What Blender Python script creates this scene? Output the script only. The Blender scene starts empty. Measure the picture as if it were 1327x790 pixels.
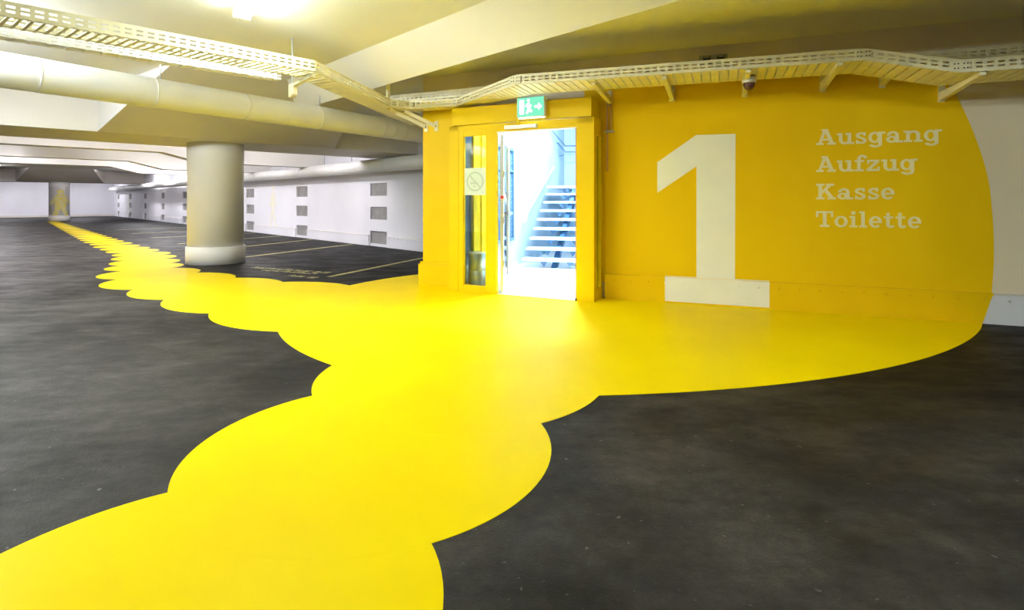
import bpy, math, random
from mathutils import Matrix, Vector
random.seed(7)
sc = bpy.context.scene
col = sc.collection

# ------------------------------------------------------------------ camera, world, exposure
cam_d = bpy.data.cameras.new('camera'); cam = bpy.data.objects.new('camera', cam_d); col.objects.link(cam)
cam_d.sensor_fit = 'HORIZONTAL'; cam_d.sensor_width = 36.0
cam_d.lens = 36.0 * 700.0 / 1327.0
cam_d.shift_x = 0.0; cam_d.shift_y = -(395.0 - 260.0) / 1327.0
cam_d.clip_start = 0.05; cam_d.clip_end = 300
cam.location = (0, 0, 1.2); cam.rotation_euler = (math.radians(90), 0, 0)
sc.camera = cam
w = bpy.data.worlds.new('world'); sc.world = w; w.use_nodes = True
w.node_tree.nodes['Background'].inputs[0].default_value = (0.9, 0.92, 1, 1)
w.node_tree.nodes['Background'].inputs[1].default_value = 0.15
vs = sc.view_settings
vs.view_transform = 'Standard'; vs.look = 'None'; vs.gamma = 1.0; vs.use_curve_mapping = False
vs.exposure = 2.22

LUM_NEAR = 19.5      # radiance of the batten diffusers over the aisle
LUM_FAR = 38.0       # battens in the far bays
LUM_LANE_FILL = 54.0      # unseen pendants added over the lane to brighten ceiling, pipe and column
LUM_HALL = 320.0     # stair hall ceiling lamp

# ------------------------------------------------------------------ frames and mesh helpers
class Fr:
    """A plan frame: s along d, t along the left normal of d, z up."""
    def __init__(self, o, d):
        l = math.hypot(*d); self.o = o; self.d = (d[0] / l, d[1] / l); self.n = (-self.d[1], self.d[0])
    def p(self, s, t, z=0.0):
        return (self.o[0] + self.d[0] * s + self.n[0] * t, self.o[1] + self.d[1] * s + self.n[1] * t, z)
    def ang(self): return math.atan2(self.d[1], self.d[0])
WORLD = Fr((0, 0), (1, 0))
G = Fr((0, 0), (0.71447, 0.69966))            # garage grid: s = across the aisle, t = along the aisle
WA = Fr((1.1505, 6.662), (0.9317, -0.363))    # right wall with the big numeral
WB = Fr((-1.28, 7.78), (2.43, -1.08))         # wall that carries the lobby
LB = Fr((-0.843, 7.24), (1.811, -0.88))       # lobby front
HL = Fr((-0.2, 8.94), (0.96, -0.28))          # stair hall

class MB:
    def __init__(self): self.v = []; self.f = []; self.sm = []
    def add(self, vs, fs, smooth=False):
        b = len(self.v); self.v += [tuple(x) for x in vs]
        for f in fs: self.f.append([b + i for i in f]); self.sm.append(smooth)
        return self
    def box(self, fr, s0, s1, t0, t1, z0, z1):
        P = [fr.p(s, t, z) for z in (z0, z1) for (s, t) in ((s0, t0), (s1, t0), (s1, t1), (s0, t1))]
        return self.add(P, [(3, 2, 1, 0), (4, 5, 6, 7), (0, 1, 5, 4), (1, 2, 6, 5), (2, 3, 7, 6), (3, 0, 4, 7)])
    def hexa(self, P):                       # 4 bottom + 4 top corners
        return self.add(P, [(3, 2, 1, 0), (4, 5, 6, 7), (0, 1, 5, 4), (1, 2, 6, 5), (2, 3, 7, 6), (3, 0, 4, 7)])
    def plan(self, pts, z0, z1):             # plan polygon extruded upward
        n = len(pts); P = [(x, y, z0) for x, y in pts] + [(x, y, z1) for x, y in pts]
        return self.add(P, [list(range(n))[::-1], [n + i for i in range(n)]] + [(i, (i + 1) % n, n + (i + 1) % n, n + i) for i in range(n)])
    def elev(self, fr, pts, t0, t1):         # polygon in the (s,z) plane, from t0 (front) to t1
        n = len(pts); P = [fr.p(s, t0, z) for s, z in pts] + [fr.p(s, t1, z) for s, z in pts]
        return self.add(P, [list(range(n)), [n + i for i in range(n)][::-1]] + [((i + 1) % n, i, n + i, n + (i + 1) % n) for i in range(n)])
    def extr(self, pts3, vec):               # polygon extruded by a vector
        n = len(pts3); P = list(pts3) + [tuple(a + b for a, b in zip(p, vec)) for p in pts3]
        return self.add(P, [list(range(n)), [n + i for i in range(n)][::-1]] + [((i + 1) % n, i, n + i, n + (i + 1) % n) for i in range(n)])
    def tube(self, pts, r, n=12, caps=True):
        pts = [Vector(p) for p in pts]; rings = []
        for i, p in enumerate(pts):
            a = pts[max(i - 1, 0)]; b = pts[min(i + 1, len(pts) - 1)]
            d = (b - a).normalized(); up = Vector((0, 0, 1)) if abs(d.z) < 0.95 else Vector((1, 0, 0))
            x = d.cross(up).normalized(); y = x.cross(d).normalized()
            rings.append([p + x * (r * math.cos(k * 2 * math.pi / n)) + y * (r * math.sin(k * 2 * math.pi / n)) for k in range(n)])
        b0 = len(self.v)
        for rg in rings: self.v += [tuple(q) for q in rg]
        for i in range(len(rings) - 1):
            for k in range(n):
                k2 = (k + 1) % n
                self.f.append([b0 + i * n + k, b0 + i * n + k2, b0 + (i + 1) * n + k2, b0 + (i + 1) * n + k]); self.sm.append(True)
        if caps:
            self.f.append([b0 + k for k in range(n)][::-1]); self.sm.append(False)
            self.f.append([b0 + (len(rings) - 1) * n + k for k in range(n)]); self.sm.append(False)
        return self
    def lathe(self, cx, cy, prof, n=48):     # prof = [(r,z)...] bottom to top
        b0 = len(self.v)
        for r, z in prof:
            self.v += [(cx + r * math.cos(k * 2 * math.pi / n), cy + r * math.sin(k * 2 * math.pi / n), z) for k in range(n)]
        for i in range(len(prof) - 1):
            flat = abs(prof[i][0] - prof[i + 1][0]) > 3 * abs(prof[i][1] - prof[i + 1][1])
            for k in range(n):
                k2 = (k + 1) % n
                self.f.append([b0 + i * n + k, b0 + i * n + k2, b0 + (i + 1) * n + k2, b0 + (i + 1) * n + k]); self.sm.append(not flat)
        self.f.append([b0 + k for k in range(n)][::-1]); self.sm.append(False)
        self.f.append([b0 + (len(prof) - 1) * n + k for k in range(n)]); self.sm.append(False)
        return self
    def disc(self, cx, cy, z0, z1, r, n=72):
        return self.plan([(cx + r * math.cos(k * 2 * math.pi / n), cy + r * math.sin(k * 2 * math.pi / n)) for k in range(n)], z0, z1)
    def mesh(self, name, mat):
        me = bpy.data.meshes.new(name); me.from_pydata(self.v, [], self.f)
        me.polygons.foreach_set('use_smooth', self.sm); me.materials.append(mat); me.update()
        return me
    def build(self, name, mat, parent=None, bevel=0.0, label=None):
        o = bpy.data.objects.new(name, self.mesh(name, mat)); link(o, parent)
        if bevel:
            m = o.modifiers.new('bevel', 'BEVEL'); m.width = bevel; m.segments = 2; m.limit_method = 'ANGLE'
        if label: o['label'] = label
        return o

def link(o, parent=None):
    col.objects.link(o)
    if parent is not None:
        o.parent = parent
        if parent.type == 'EMPTY': o.matrix_parent_inverse = Matrix.Translation(-parent.location)
def tag(o, label, cat, group=None, kind=None):
    o['label'] = label; o['category'] = cat
    if group: o['group'] = group
    if kind: o['kind'] = kind
    return o
def thing(name, label, cat, loc=(0, 0, 0), group=None, kind=None):
    o = bpy.data.objects.new(name, None); o.location = loc; o.empty_display_size = 0.2; col.objects.link(o)
    return tag(o, label, cat, group, kind)
def shared(me, name, parent, loc, rz=0.0):
    o = bpy.data.objects.new(name, me); link(o, parent); o.location = loc; o.rotation_euler = (0, 0, rz); return o

# ------------------------------------------------------------------ materials
def mat(name, c, rough=0.6, c2=None, scale=3.0, detail=4.0, stretch=(1, 1, 1), bump=0.0, bscale=60.0, metal=0.0, coat=0.0, spec=0.5, lo=0.35, hi=0.65, coat_rough=0.15):
    m = bpy.data.materials.new(name); m.use_nodes = True; nt = m.node_tree; b = nt.nodes['Principled BSDF']
    b.inputs['Roughness'].default_value = rough; b.inputs['Metallic'].default_value = metal
    b.inputs['Specular IOR Level'].default_value = spec
    b.inputs['Coat Weight'].default_value = coat; b.inputs['Coat Roughness'].default_value = coat_rough
    tc = nt.nodes.new('ShaderNodeTexCoord'); mp = nt.nodes.new('ShaderNodeMapping'); mp.inputs['Scale'].default_value = stretch
    nt.links.new(tc.outputs['Object'], mp.inputs[0])
    nz = nt.nodes.new('ShaderNodeTexNoise'); nz.inputs['Scale'].default_value = scale; nz.inputs['Detail'].default_value = detail
    nt.links.new(mp.outputs[0], nz.inputs['Vector'])
    mr = nt.nodes.new('ShaderNodeMapRange'); mr.inputs[1].default_value = lo; mr.inputs[2].default_value = hi
    nt.links.new(nz.outputs[0], mr.inputs[0])
    mx = nt.nodes.new('ShaderNodeMix'); mx.data_type = 'RGBA'
    c2 = c2 or tuple(min(1, x * 0.93) for x in c)
    mx.inputs[6].default_value = (*c, 1); mx.inputs[7].default_value = (*c2, 1)
    nt.links.new(mr.outputs[0], mx.inputs[0]); nt.links.new(mx.outputs[2], b.inputs['Base Color'])
    if bump:
        n2 = nt.nodes.new('ShaderNodeTexNoise'); n2.inputs['Scale'].default_value = bscale; n2.inputs['Detail'].default_value = 3
        nt.links.new(tc.outputs['Object'], n2.inputs['Vector'])
        bp = nt.nodes.new('ShaderNodeBump'); bp.inputs['Strength'].default_value = bump; bp.inputs['Distance'].default_value = 0.01
        nt.links.new(n2.outputs[0], bp.inputs['Height']); nt.links.new(bp.outputs[0], b.inputs['Normal'])
    return m
def emis(name, c, s):
    m = bpy.data.materials.new(name); m.use_nodes = True; nt = m.node_tree; nt.nodes.clear()
    e = nt.nodes.new('ShaderNodeEmission'); e.inputs[0].default_value = (*c, 1); e.inputs[1].default_value = s
    o = nt.nodes.new('ShaderNodeOutputMaterial'); nt.links.new(e.outputs[0], o.inputs[0]); return m
def glass(name, tint=(0.95, 1, 0.97), ior=1.5):
    m = bpy.data.materials.new(name); m.use_nodes = True; nt = m.node_tree; nt.nodes.clear()
    t = nt.nodes.new('ShaderNodeBsdfTransparent'); t.inputs[0].default_value = (*tint, 1)
    g = nt.nodes.new('ShaderNodeBsdfGlossy'); g.inputs['Roughness'].default_value = 0.02
    f = nt.nodes.new('ShaderNodeFresnel'); f.inputs[0].default_value = ior
    x = nt.nodes.new('ShaderNodeMixShader'); o = nt.nodes.new('ShaderNodeOutputMaterial')
    nt.links.new(f.outputs[0], x.inputs[0]); nt.links.new(t.outputs[0], x.inputs[1]); nt.links.new(g.outputs[0], x.inputs[2]); nt.links.new(x.outputs[0], o.inputs[0])
    return m

def asphalt():
    m = bpy.data.materials.new('asphalt'); m.use_nodes = True; nt = m.node_tree; N = nt.nodes.new; L = nt.links.new
    b = nt.nodes['Principled BSDF']; tc = N('ShaderNodeTexCoord')
    def noise(scale, detail, stretch=(1, 1, 1), rot=0, rough=0.6, lo=0.35, hi=0.65):
        mp = N('ShaderNodeMapping'); mp.inputs['Scale'].default_value = stretch; mp.inputs['Rotation'].default_value = (0, 0, rot)
        L(tc.outputs['Object'], mp.inputs[0]); n = N('ShaderNodeTexNoise'); n.inputs['Scale'].default_value = scale
        n.inputs['Detail'].default_value = detail; n.inputs['Roughness'].default_value = rough; L(mp.outputs[0], n.inputs['Vector'])
        r = N('ShaderNodeMapRange'); r.inputs[1].default_value = lo; r.inputs[2].default_value = hi; L(n.outputs[0], r.inputs[0]); return r.outputs[0]
    def mix(fac, a, c, mode='MIX'):
        x = N('ShaderNodeMix'); x.data_type = 'RGBA'; x.blend_type = mode
        (L(fac, x.inputs[0]) if hasattr(fac, 'links') else setattr(x.inputs[0], 'default_value', fac))
        for s, v in ((6, a), (7, c)):
            (L(v, x.inputs[s]) if hasattr(v, 'links') else setattr(x.inputs[s], 'default_value', (*v, 1)))
        return x.outputs[2]
    big = noise(0.7, 8, (1, 1, 1), 0.3, 0.66, 0.42, 0.59)
    streak = noise(2.2, 8, (0.7, 1.5, 1), -0.5, 0.72, 0.38, 0.66)
    mid = noise(9, 8, (1, 1, 1), 0.2, 0.8, 0.34, 0.66)
    grain = noise(90, 2, lo=0.3, hi=0.7)
    speck = noise(26, 2, rough=0.5, lo=0.70, hi=0.78)
    c = mix(big, (0.021, 0.018, 0.015), (0.094, 0.083, 0.073))
    c = mix(streak, c, mix(0.5, c, (0.026, 0.023, 0.021)))
    c = mix(mid, mix(0.62, c, (0.010, 0.009, 0.008)), c)
    c = mix(grain, mix(0.3, c, (0.012, 0.011, 0.010)), c)
    c = mix(speck, c, (0.15, 0.14, 0.13))
    # base colour darkens from the grey driving lane to the near black bays
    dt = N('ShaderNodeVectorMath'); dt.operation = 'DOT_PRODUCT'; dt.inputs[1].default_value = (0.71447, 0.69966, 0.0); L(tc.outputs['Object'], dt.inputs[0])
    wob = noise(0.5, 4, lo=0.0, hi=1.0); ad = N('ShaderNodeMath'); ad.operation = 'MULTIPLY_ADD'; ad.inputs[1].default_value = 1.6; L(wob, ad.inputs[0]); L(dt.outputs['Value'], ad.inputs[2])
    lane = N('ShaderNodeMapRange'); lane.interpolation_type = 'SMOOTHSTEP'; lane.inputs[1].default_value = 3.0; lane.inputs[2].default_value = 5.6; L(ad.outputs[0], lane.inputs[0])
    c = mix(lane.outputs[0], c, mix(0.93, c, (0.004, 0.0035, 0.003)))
    L(c, b.inputs['Base Color'])
    rr = N('ShaderNodeMapRange'); rr.inputs[3].default_value = 0.5; rr.inputs[4].default_value = 0.75; L(streak, rr.inputs[0]); L(rr.outputs[0], b.inputs['Roughness'])
    b.inputs['Specular IOR Level'].default_value = 0.16
    bp = N('ShaderNodeBump'); bp.inputs['Strength'].default_value = 0.25; bp.inputs['Distance'].default_value = 0.004; L(grain, bp.inputs['Height']); L(bp.outputs[0], b.inputs['Normal'])
    return m

M = dict(
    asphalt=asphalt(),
    floor_yellow=mat('floor_yellow', (0.94, 0.705, 0.001), 0.45, (0.90, 0.66, 0.001), 1.2, 5, (1, 1, 1), 0.05, 40, spec=0.035),
    wall_yellow=mat('wall_yellow', (0.88, 0.575, 0.002), 0.6, (0.83, 0.53, 0.0), 1.5, 5, (1, 1, 0.5), 0.05, 50, spec=0.1),
    lobby_yellow=mat('lobby_yellow', (0.84, 0.58, 0.0), 0.45, (0.80, 0.54, 0.0), 2, 3, spec=0.12),
    pale=mat('pale_paint', (0.90, 0.89, 0.76), 0.6, (0.86, 0.85, 0.72), 3, 4),
    letter=mat('letter_paint', (0.92, 0.81, 0.48), 0.6),
    white_wall=mat('white_wall', (0.80, 0.79, 0.83), 0.6, (0.74, 0.73, 0.77), 0.8, 5, (1, 1, 0.6), 0.08, 30),
    beige_wall=mat('beige_wall', (0.82, 0.71, 0.53), 0.65, (0.75, 0.64, 0.48), 0.9, 5, (1, 1, 0.5), 0.08, 30),
    slab=mat('ceiling_paint', (0.80, 0.78, 0.74), 0.6, (0.76, 0.74, 0.70), 0.5, 4, bump=0.05, bscale=20),
    beam=mat('beam_paint', (0.70, 0.66, 0.60), 0.6, (0.63, 0.58, 0.52), 0.7, 5, bump=0.06, bscale=25),
    column=mat('column_paint', (0.86, 0.84, 0.81), 0.5, (0.82, 0.79, 0.75), 1.2, 4, bump=0.05, bscale=20),
    pipe=mat('pipe_wrap', (0.82, 0.82, 0.80), 0.35, (0.76, 0.76, 0.74), 2, 3, spec=0.5),
    ring=mat('pipe_joint', (0.72, 0.71, 0.68), 0.4),
    tray=mat('tray_metal', (0.80, 0.74, 0.50), 0.4, (0.72, 0.66, 0.42), 6, 3),
    white_tray=mat('white_tray_metal', (0.88, 0.87, 0.84), 0.35),
    tan_strut=mat('strut_metal', (0.80, 0.74, 0.50), 0.4),
    dark=mat('dark_hole', (0.02, 0.02, 0.02), 0.7),
    niche=mat('niche_grey', (0.30, 0.29, 0.28), 0.7, (0.24, 0.23, 0.22), 4, 4),
    line=mat('line_paint', (0.62, 0.55, 0.22), 0.6, (0.40, 0.35, 0.14), 9, 4),
    stencil=mat('stencil_paint', (0.78, 0.62, 0.06), 0.6, (0.70, 0.66, 0.40), 8, 4),
    faint=mat('faint_stencil_paint', (0.82, 0.78, 0.55), 0.6, (0.80, 0.78, 0.74), 8, 4),
    hall_wall=mat('hall_wall', (0.34, 0.46, 0.55), 0.6, (0.27, 0.39, 0.50), 1.3, 5, (1, 1, 0.4)),
    hall_floor=mat('hall_floor', (0.86, 0.87, 0.86), 0.4, (0.82, 0.83, 0.82), 2, 3),
    tread=mat('tread_steel', (0.42, 0.60, 0.78), 0.4, (0.36, 0.54, 0.74), 5, 3),
    stair_dark=mat('stringer_steel', (0.03, 0.10, 0.22), 0.5),
    rail=mat('handrail_steel', (0.70, 0.74, 0.78), 0.25, metal=0.4),
    grille=mat('grille_steel', (0.05, 0.12, 0.22), 0.4),
    steel=mat('brushed_steel', (0.55, 0.55, 0.52), 0.28, (0.45, 0.45, 0.42), 30, 2, (1, 1, 0.05), metal=0.85),
    aluminium=mat('aluminium', (0.72, 0.73, 0.72), 0.35, metal=0.5),
    closer=mat('closer_metal', (0.66, 0.64, 0.58), 0.4, metal=0.3),
    copper=mat('conduit_brown', (0.62, 0.36, 0.12), 0.5),
    dome=mat('dome_dark', (0.09, 0.02, 0.03), 0.12, spec=0.8),
    socket=mat('socket_grey', (0.45, 0.43, 0.38), 0.5),
    black=mat('black_rubber', (0.015, 0.015, 0.015), 0.6),
    red=mat('red_plastic', (0.70, 0.02, 0.10), 0.35),
    white=mat('white_plastic', (0.85, 0.85, 0.83), 0.4),
    paper=mat('sign_paper', (0.66, 0.74, 0.62), 0.7),
    print_grey=mat('sign_print', (0.46, 0.54, 0.42), 0.7),
    glass=glass('clear_glass'), glass_side=glass('side_glass', (0.9, 0.95, 0.9), 1.7),
    exit_green=emis('exit_green', (0.20, 0.76, 0.48), 0.27), exit_white=emis('exit_white', (0.85, 1.0, 0.92), 0.8),
    lum=emis('batten_glow', (0.88, 1.0, 0.98), LUM_NEAR), lum_lane_fill=emis('lane_fill_glow', (0.91, 1.0, 1.04), LUM_LANE_FILL), lum_far=emis('far_batten_glow', (0.95, 0.93, 1.0), LUM_FAR),
    lum_hall=emis('hall_lamp_glow', (0.86, 0.95, 1.0), LUM_HALL), lum_sign=emis('sign_glow', (0.9, 1.0, 0.98), 0.2),
)

# ================================================================== STRUCTURE
# floor
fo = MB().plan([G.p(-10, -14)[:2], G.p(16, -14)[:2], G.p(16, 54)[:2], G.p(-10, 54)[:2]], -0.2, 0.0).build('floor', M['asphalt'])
tag(fo, 'dark grey mottled asphalt floor of the parking garage', 'floor', kind='structure')

# ceiling slab, kept clear of the stair hall
endA = WA.p(15.0, 0)
MBc = MB().plan([G.p(-9.3, -11)[:2], (endA[0] + 1.5, endA[1] - 4), (endA[0], endA[1]), WA.p(0.0, 0.1)[:2], WB.p(2.6, 0.1)[:2], WB.p(-0.05, 0.1)[:2], G.p(7.5, 8.45)[:2], G.p(7.5, 53)[:2], G.p(-9.3, 53)[:2]], 2.98, 3.2)
ce = MBc.build('ceiling', M['slab']); tag(ce, 'smooth pale flat ceiling slab above the garage aisle', 'ceiling', kind='structure')

# left wall with niches
NICHE_U = [12.56 + 4.75 * k for k in range(9)]; NW = 0.42
NZ = [(0.07, 0.40), (0.705, 1.04), (1.33, 1.665)]
wl = MB()
ub = [8.3]
for u in NICHE_U: ub += [u - NW, u + NW]
ub.append(52.6)
zb = [0.0]
for a, b in NZ: zb += [a, b]
zb.append(3.0)
for i in range(len(ub) - 1):
    hole_u = i % 2 == 1
    if not hole_u: wl.box(G, 7.4, 7.55, ub[i], ub[i + 1], 0, 3.0)
    else:
        for j in range(len(zb) - 1):
            if j % 2 == 0: wl.box(G, 7.4, 7.55, ub[i], ub[i + 1], zb[j], zb[j + 1])
wlo = wl.build('wall_left', M['white_wall']); tag(wlo, 'long white wall with columns of grey square niches', 'wall', kind='structure')
for u in NICHE_U:
    for a, b in NZ:
        MB().box(G, 7.44, 7.54, u - NW - 0.01, u + NW + 0.01, a - 0.01, b + 0.01).build('niche_panel', M['niche'], wlo)
bl = thing('baseboard_left', 'white concrete kerb along the foot of the niche wall', 'baseboard', G.p(7.4, 12, 0), kind='structure')
prev = 8.4
bolt_me = MB().lathe(0, 0, [(0.011, 0), (0.011, 0.004), (0.006, 0.010)], 8).mesh('bolt', M['socket'])
for u in NICHE_U + [52.9]:
    a, b = prev, u - NW - 0.03
    MB().box(G, 7.365, 7.402, a, b, 0.0, 0.27).build('kerb_segment', M['white_wall'], bl, 0.008)
    MB().box(G, 7.358, 7.402, a, b, 0.27, 0.285).build('kerb_cap', M['beam'], bl)
    prev = u + NW + 0.03
for k in range(18):
    o = shared(bolt_me, 'bolt', bl, G.p(7.364, 8.7 + 0.19 * k, 0.235)); o.rotation_euler = (math.radians(90), 0, G.ang() + math.radians(90) + math.pi)

# far, side and back walls
tag(MB().box(G, -9.3, 7.55, 52.4, 52.7, 0, 3.0).build('wall_far', M['white_wall']), 'white wall closing the far end of the garage', 'wall', kind='structure')
tag(MB().box(G, -9.3, 7.4, 52.36, 52.4, 0, 0.14).build('baseboard_far', M['dark'] if False else M['beam']), 'low kerb along the far white wall', 'baseboard', kind='structure')
tag(MB().box(G, -9.3, -9.0, -11, 52.7, 0, 3.0).build('wall_aisle_side', M['white_wall']), 'white wall on the far side of the driving aisle', 'wall', kind='structure')
tag(MB().box(G, -9.3, 15.5, -11.3, -11, 0, 3.0).build('wall_back', M['white_wall']), 'white wall behind the viewpoint', 'wall', kind='structure')
# return wall between the lobby stub and the niche wall
rw = Fr(WB.p(0, 0.0)[:2], (0.62, 3.55))
tag(MB().box(rw, 0.02, 3.7, -0.12, 0.0, 0, 3.0).build('wall_return', M['beige_wall']), 'short beige return wall beside the yellow lobby', 'wall', kind='structure')

# right wall
wr = MB().box(WA, 0.0, 15.5, 0, 0.2, 0, 3.0).build('wall_right', M['beige_wall'])
tag(wr, 'pale concrete wall carrying the large yellow painted field', 'wall', kind='structure')
arc = [(3.498, 2.282), (3.577, 2.104), (3.662, 1.855), (3.733, 1.603), (3.778, 1.374), (3.799, 1.15), (3.812, 0.95), (3.817, 0.75), (3.814, 0.552), (3.799, 0.29)]
def smooth_curve(pts, n=6):
    out = []
    for i in range(len(pts) - 1):
        p0 = pts[max(i - 1, 0)]; p1 = pts[i]; p2 = pts[i + 1]; p3 = pts[min(i + 2, len(pts) - 1)]
        for k in range(n):
            t = k / n
            out.append(tuple(0.5 * (2 * p1[j] + (p2[j] - p0[j]) * t + (2 * p0[j] - 5 * p1[j] + 4 * p2[j] - p3[j]) * t * t + (3 * p1[j] - p0[j] - 3 * p2[j] + p3[j]) * t ** 3) for j in (0, 1)))
    return out + [pts[-1]]
arc_s = smooth_curve([(3.30, 2.62), (3.39, 2.46)] + arc)
MB().elev(WA, [(0.0, 0.2)] + [(3.78, 0.2)] + arc_s[::-1] + [(0.0, 2.62)], -0.002, 0.001).build('painted_field', M['wall_yellow'], wr, label='large yellow painted field with a curved edge')
br = thing('baseboard_right', 'bolted concrete kerb at the foot of the right wall', 'baseboard', WA.p(0, 0, 0), kind='structure')
arcp = smooth_curve([(3.797, 0.285), (3.784, 0.25), (3.772, 0.21), (3.75, 0.13), (3.722, 0.03), (3.71, 0.0)], 4)
MB().box(WA, 0.0, 15.4, -0.04, 0.0, 0, 0.283).build('kerb', M['white_wall'], br)
MB().box(WA, 0.0, 15.4, -0.046, 0.0, 0.283, 0.30).build('kerb_cap', M['beam'], br)
MB().elev(WA, [(0, 0.0)] + arcp[::-1] + [(0, 0.285)], -0.042, -0.039).build('painted_kerb', M['wall_yellow'], br, label='yellow painted stretch of the kerb')
MB().elev(WA, [(0, 0.283), (3.80, 0.283), (3.80, 0.3015), (0, 0.3015)], -0.048, -0.001).build('painted_cap', M['wall_yellow'], br)
for k in range(26):
    m_ = M['wall_yellow'] if 0.12 + 0.2 * k < 3.78 else M['socket']
    me = bolt_me if m_ is M['socket'] else (globals().setdefault('bolt_y', MB().lathe(0, 0, [(0.012, 0), (0.012, 0.006), (0.006, 0.014)], 8).mesh('bolt', M['wall_yellow'])))
    if 0.716 < 0.12 + 0.2 * k < 1.83: me = globals().setdefault('bolt_p', MB().lathe(0, 0, [(0.012, 0), (0.012, 0.006), (0.006, 0.014)], 8).mesh('bolt', M['pale']))
    o = shared(me, 'bolt', br, WA.p(0.12 + 0.2 * k, -0.042, 0.235)); o.rotation_euler = (math.radians(90), 0, WA.ang())

# wall that carries the lobby
wb = MB().box(WB, 0.0, 0.60, 0, 0.2, 0, 4.0).box(WB, 2.52, 2.70, 0, 0.2, 0, 4.0).box(WB, 0.60, 2.52, 0, 0.2, 2.36, 4.0).build('wall_lobby', M['beige_wall'])
tag(wb, 'pale wall above and behind the yellow lobby', 'wall', kind='structure')
MB().elev(WB, [(0.0, 0.2), (0.62, 0.2), (0.62, 2.62), (0.0, 2.62)], -0.003, 0.001).build('painted_field', M['lobby_yellow'], wb, label='yellow painted stub wall beside the lobby')
MB().elev(WB, [(2.40, 0.2), (2.68, 0.2), (2.68, 2.62), (2.40, 2.62)], -0.003, 0.001).build('painted_strip', M['wall_yellow'], wb)
bs = thing('baseboard_lobby', 'yellow kerb at the foot of the stub wall left of the lobby', 'baseboard', WB.p(0, 0, 0), kind='structure')
MB().box(WB, -0.045, 0.60, -0.06, 0.0, 0, 0.30).build('kerb', M['lobby_yellow'], bs, 0.006)
MB().box(WB, -0.03, 0.60, -0.03, 0.0, 0.30, 0.33).build('kerb_cap', M['lobby_yellow'], bs)

# ---- beams
def structure(mb, name, m, label, cat):
    o = mb.build(name, m); return tag(o, label, cat, kind='structure')
structure(MB().box(G, -9.0, 7.4, 10.75, 12.6, 2.3, 2.98), 'ceiling_beam', M['beam'], 'broad low concrete beam resting on the nearest round column', 'beam')
structure(MB().box(G, -9.0, 7.4, 41.2, 43.0, 2.3, 2.98), 'ceiling_beam', M['beam'], 'broad concrete beam over the far round column', 'beam')
def haunch(u_face, side, label):
    u_top = u_face - 2.75 * side
    P = [G.p(1.3, u_face, 2.3), G.p(5.3, u_face, 2.3), G.p(5.3, u_face, 2.98), G.p(1.3, u_face, 2.98), G.p(1.75, u_top, 2.98), G.p(4.45, u_top, 2.98)]
    f = [(0, 1, 5, 4), (0, 4, 3), (1, 2, 5), (0, 3, 2, 1), (2, 3, 4, 5)]
    structure(MB().add(P, f), 'beam_haunch', M['beam'], label, 'beam haunch')
haunch(10.75, 1, 'sloping haunch on the near side of the closest beam')
haunch(41.2, 1, 'sloping haunch on the beam above the far column')
# long wedge beside the aisle (sloped underside, sharp lower edge)
def wedge(u0, u1, label):
    prof = [(3.2, 2.98), (3.78, 2.72), (3.86, 2.98)]
    P = [G.p(v, u0, z) for v, z in prof] + [G.p(v, u1, z) for v, z in prof]
    structure(MB().add(P, [(2, 1, 0), (3, 4, 5), (0, 1, 4, 3), (1, 2, 5, 4), (2, 0, 3, 5)]), 'ceiling_step', M['slab'], label, 'ceiling step')
wedge(-10.9, 10.75, 'long sloping ceiling step running above the lobby forecourt')
# ribs in the bay behind the near beam
for k, u in enumerate((15.74, 20.0, 23.6)):
    prof = [(-9.0, 2.42), (3.2, 2.42), (4.1, 2.2), (7.4, 2.2), (7.4, 2.98), (-9.0, 2.98)]
    P = [G.p(v, u, z) for v, z in prof] + [G.p(v, u + 0.45, z) for v, z in prof]; n = len(prof)
    structure(MB().add(P, [list(range(n)), [n + i for i in range(n)][::-1]] + [((i + 1) % n, i, n + i, n + (i + 1) % n) for i in range(n)]),
              'ceiling_rib', M['slab'], ['nearest of the three pale ceiling ribs behind the big beam', 'middle one of the three pale ceiling ribs', 'farthest of the three pale ceiling ribs before the far beam'][k], 'ceiling rib')

# ---- stair hall shell
def hs(mb, name, m, label, cat): return structure(mb, name, m, label, cat)
hs(MB().plan([LB.p(0.1, 0.03)[:2], LB.p(1.93, 0.03)[:2], WB.p(2.6, 0.1)[:2], WA.p(0.9, 0.2)[:2], HL.p(2.6, 5.7)[:2], HL.p(-0.1, 5.7)[:2], HL.p(-0.1, -1.0)[:2], LB.p(0.1, 0.7)[:2]], 0.0, 0.006), 'floor_hall', M['hall_floor'], 'bright white floor inside the stair hall', 'floor')
hs(MB().box(HL, -0.15, 0.0, -1.0, 5.7, 0, 4.0), 'wall_hall_left', M['hall_wall'], 'pale concrete wall along the left side of the stairs', 'wall')
hs(MB().box(HL, -0.15, 2.75, 5.7, 5.85, 0, 4.0), 'wall_hall_back', M['hall_wall'], 'pale wall behind the top of the stairs', 'wall')
hs(MB().box(HL, 2.6, 2.75, -1.75, 5.7, 0, 4.0), 'wall_hall_right', M['hall_wall'], 'pale wall on the right side of the stair hall', 'wall')
hs(MB().box(HL, -0.3, 2.75, -2.4, 5.85, 4.0, 4.15), 'ceiling_hall', M['hall_wall'], 'white ceiling of the stair hall', 'ceiling')
hs(MB().box(WA, 0.0, 1.6, 0.05, 0.2, 3.0, 4.0), 'wall_hall_front', M['hall_wall'], 'upper wall closing the stair hall above the garage', 'wall')
hs(MB().box(HL, 0.0, 0.025, -0.95, 1.0, 0.0, 0.10), 'baseboard_hall', M['tread'], 'pale skirting at the foot of the hall wall', 'baseboard')

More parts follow.
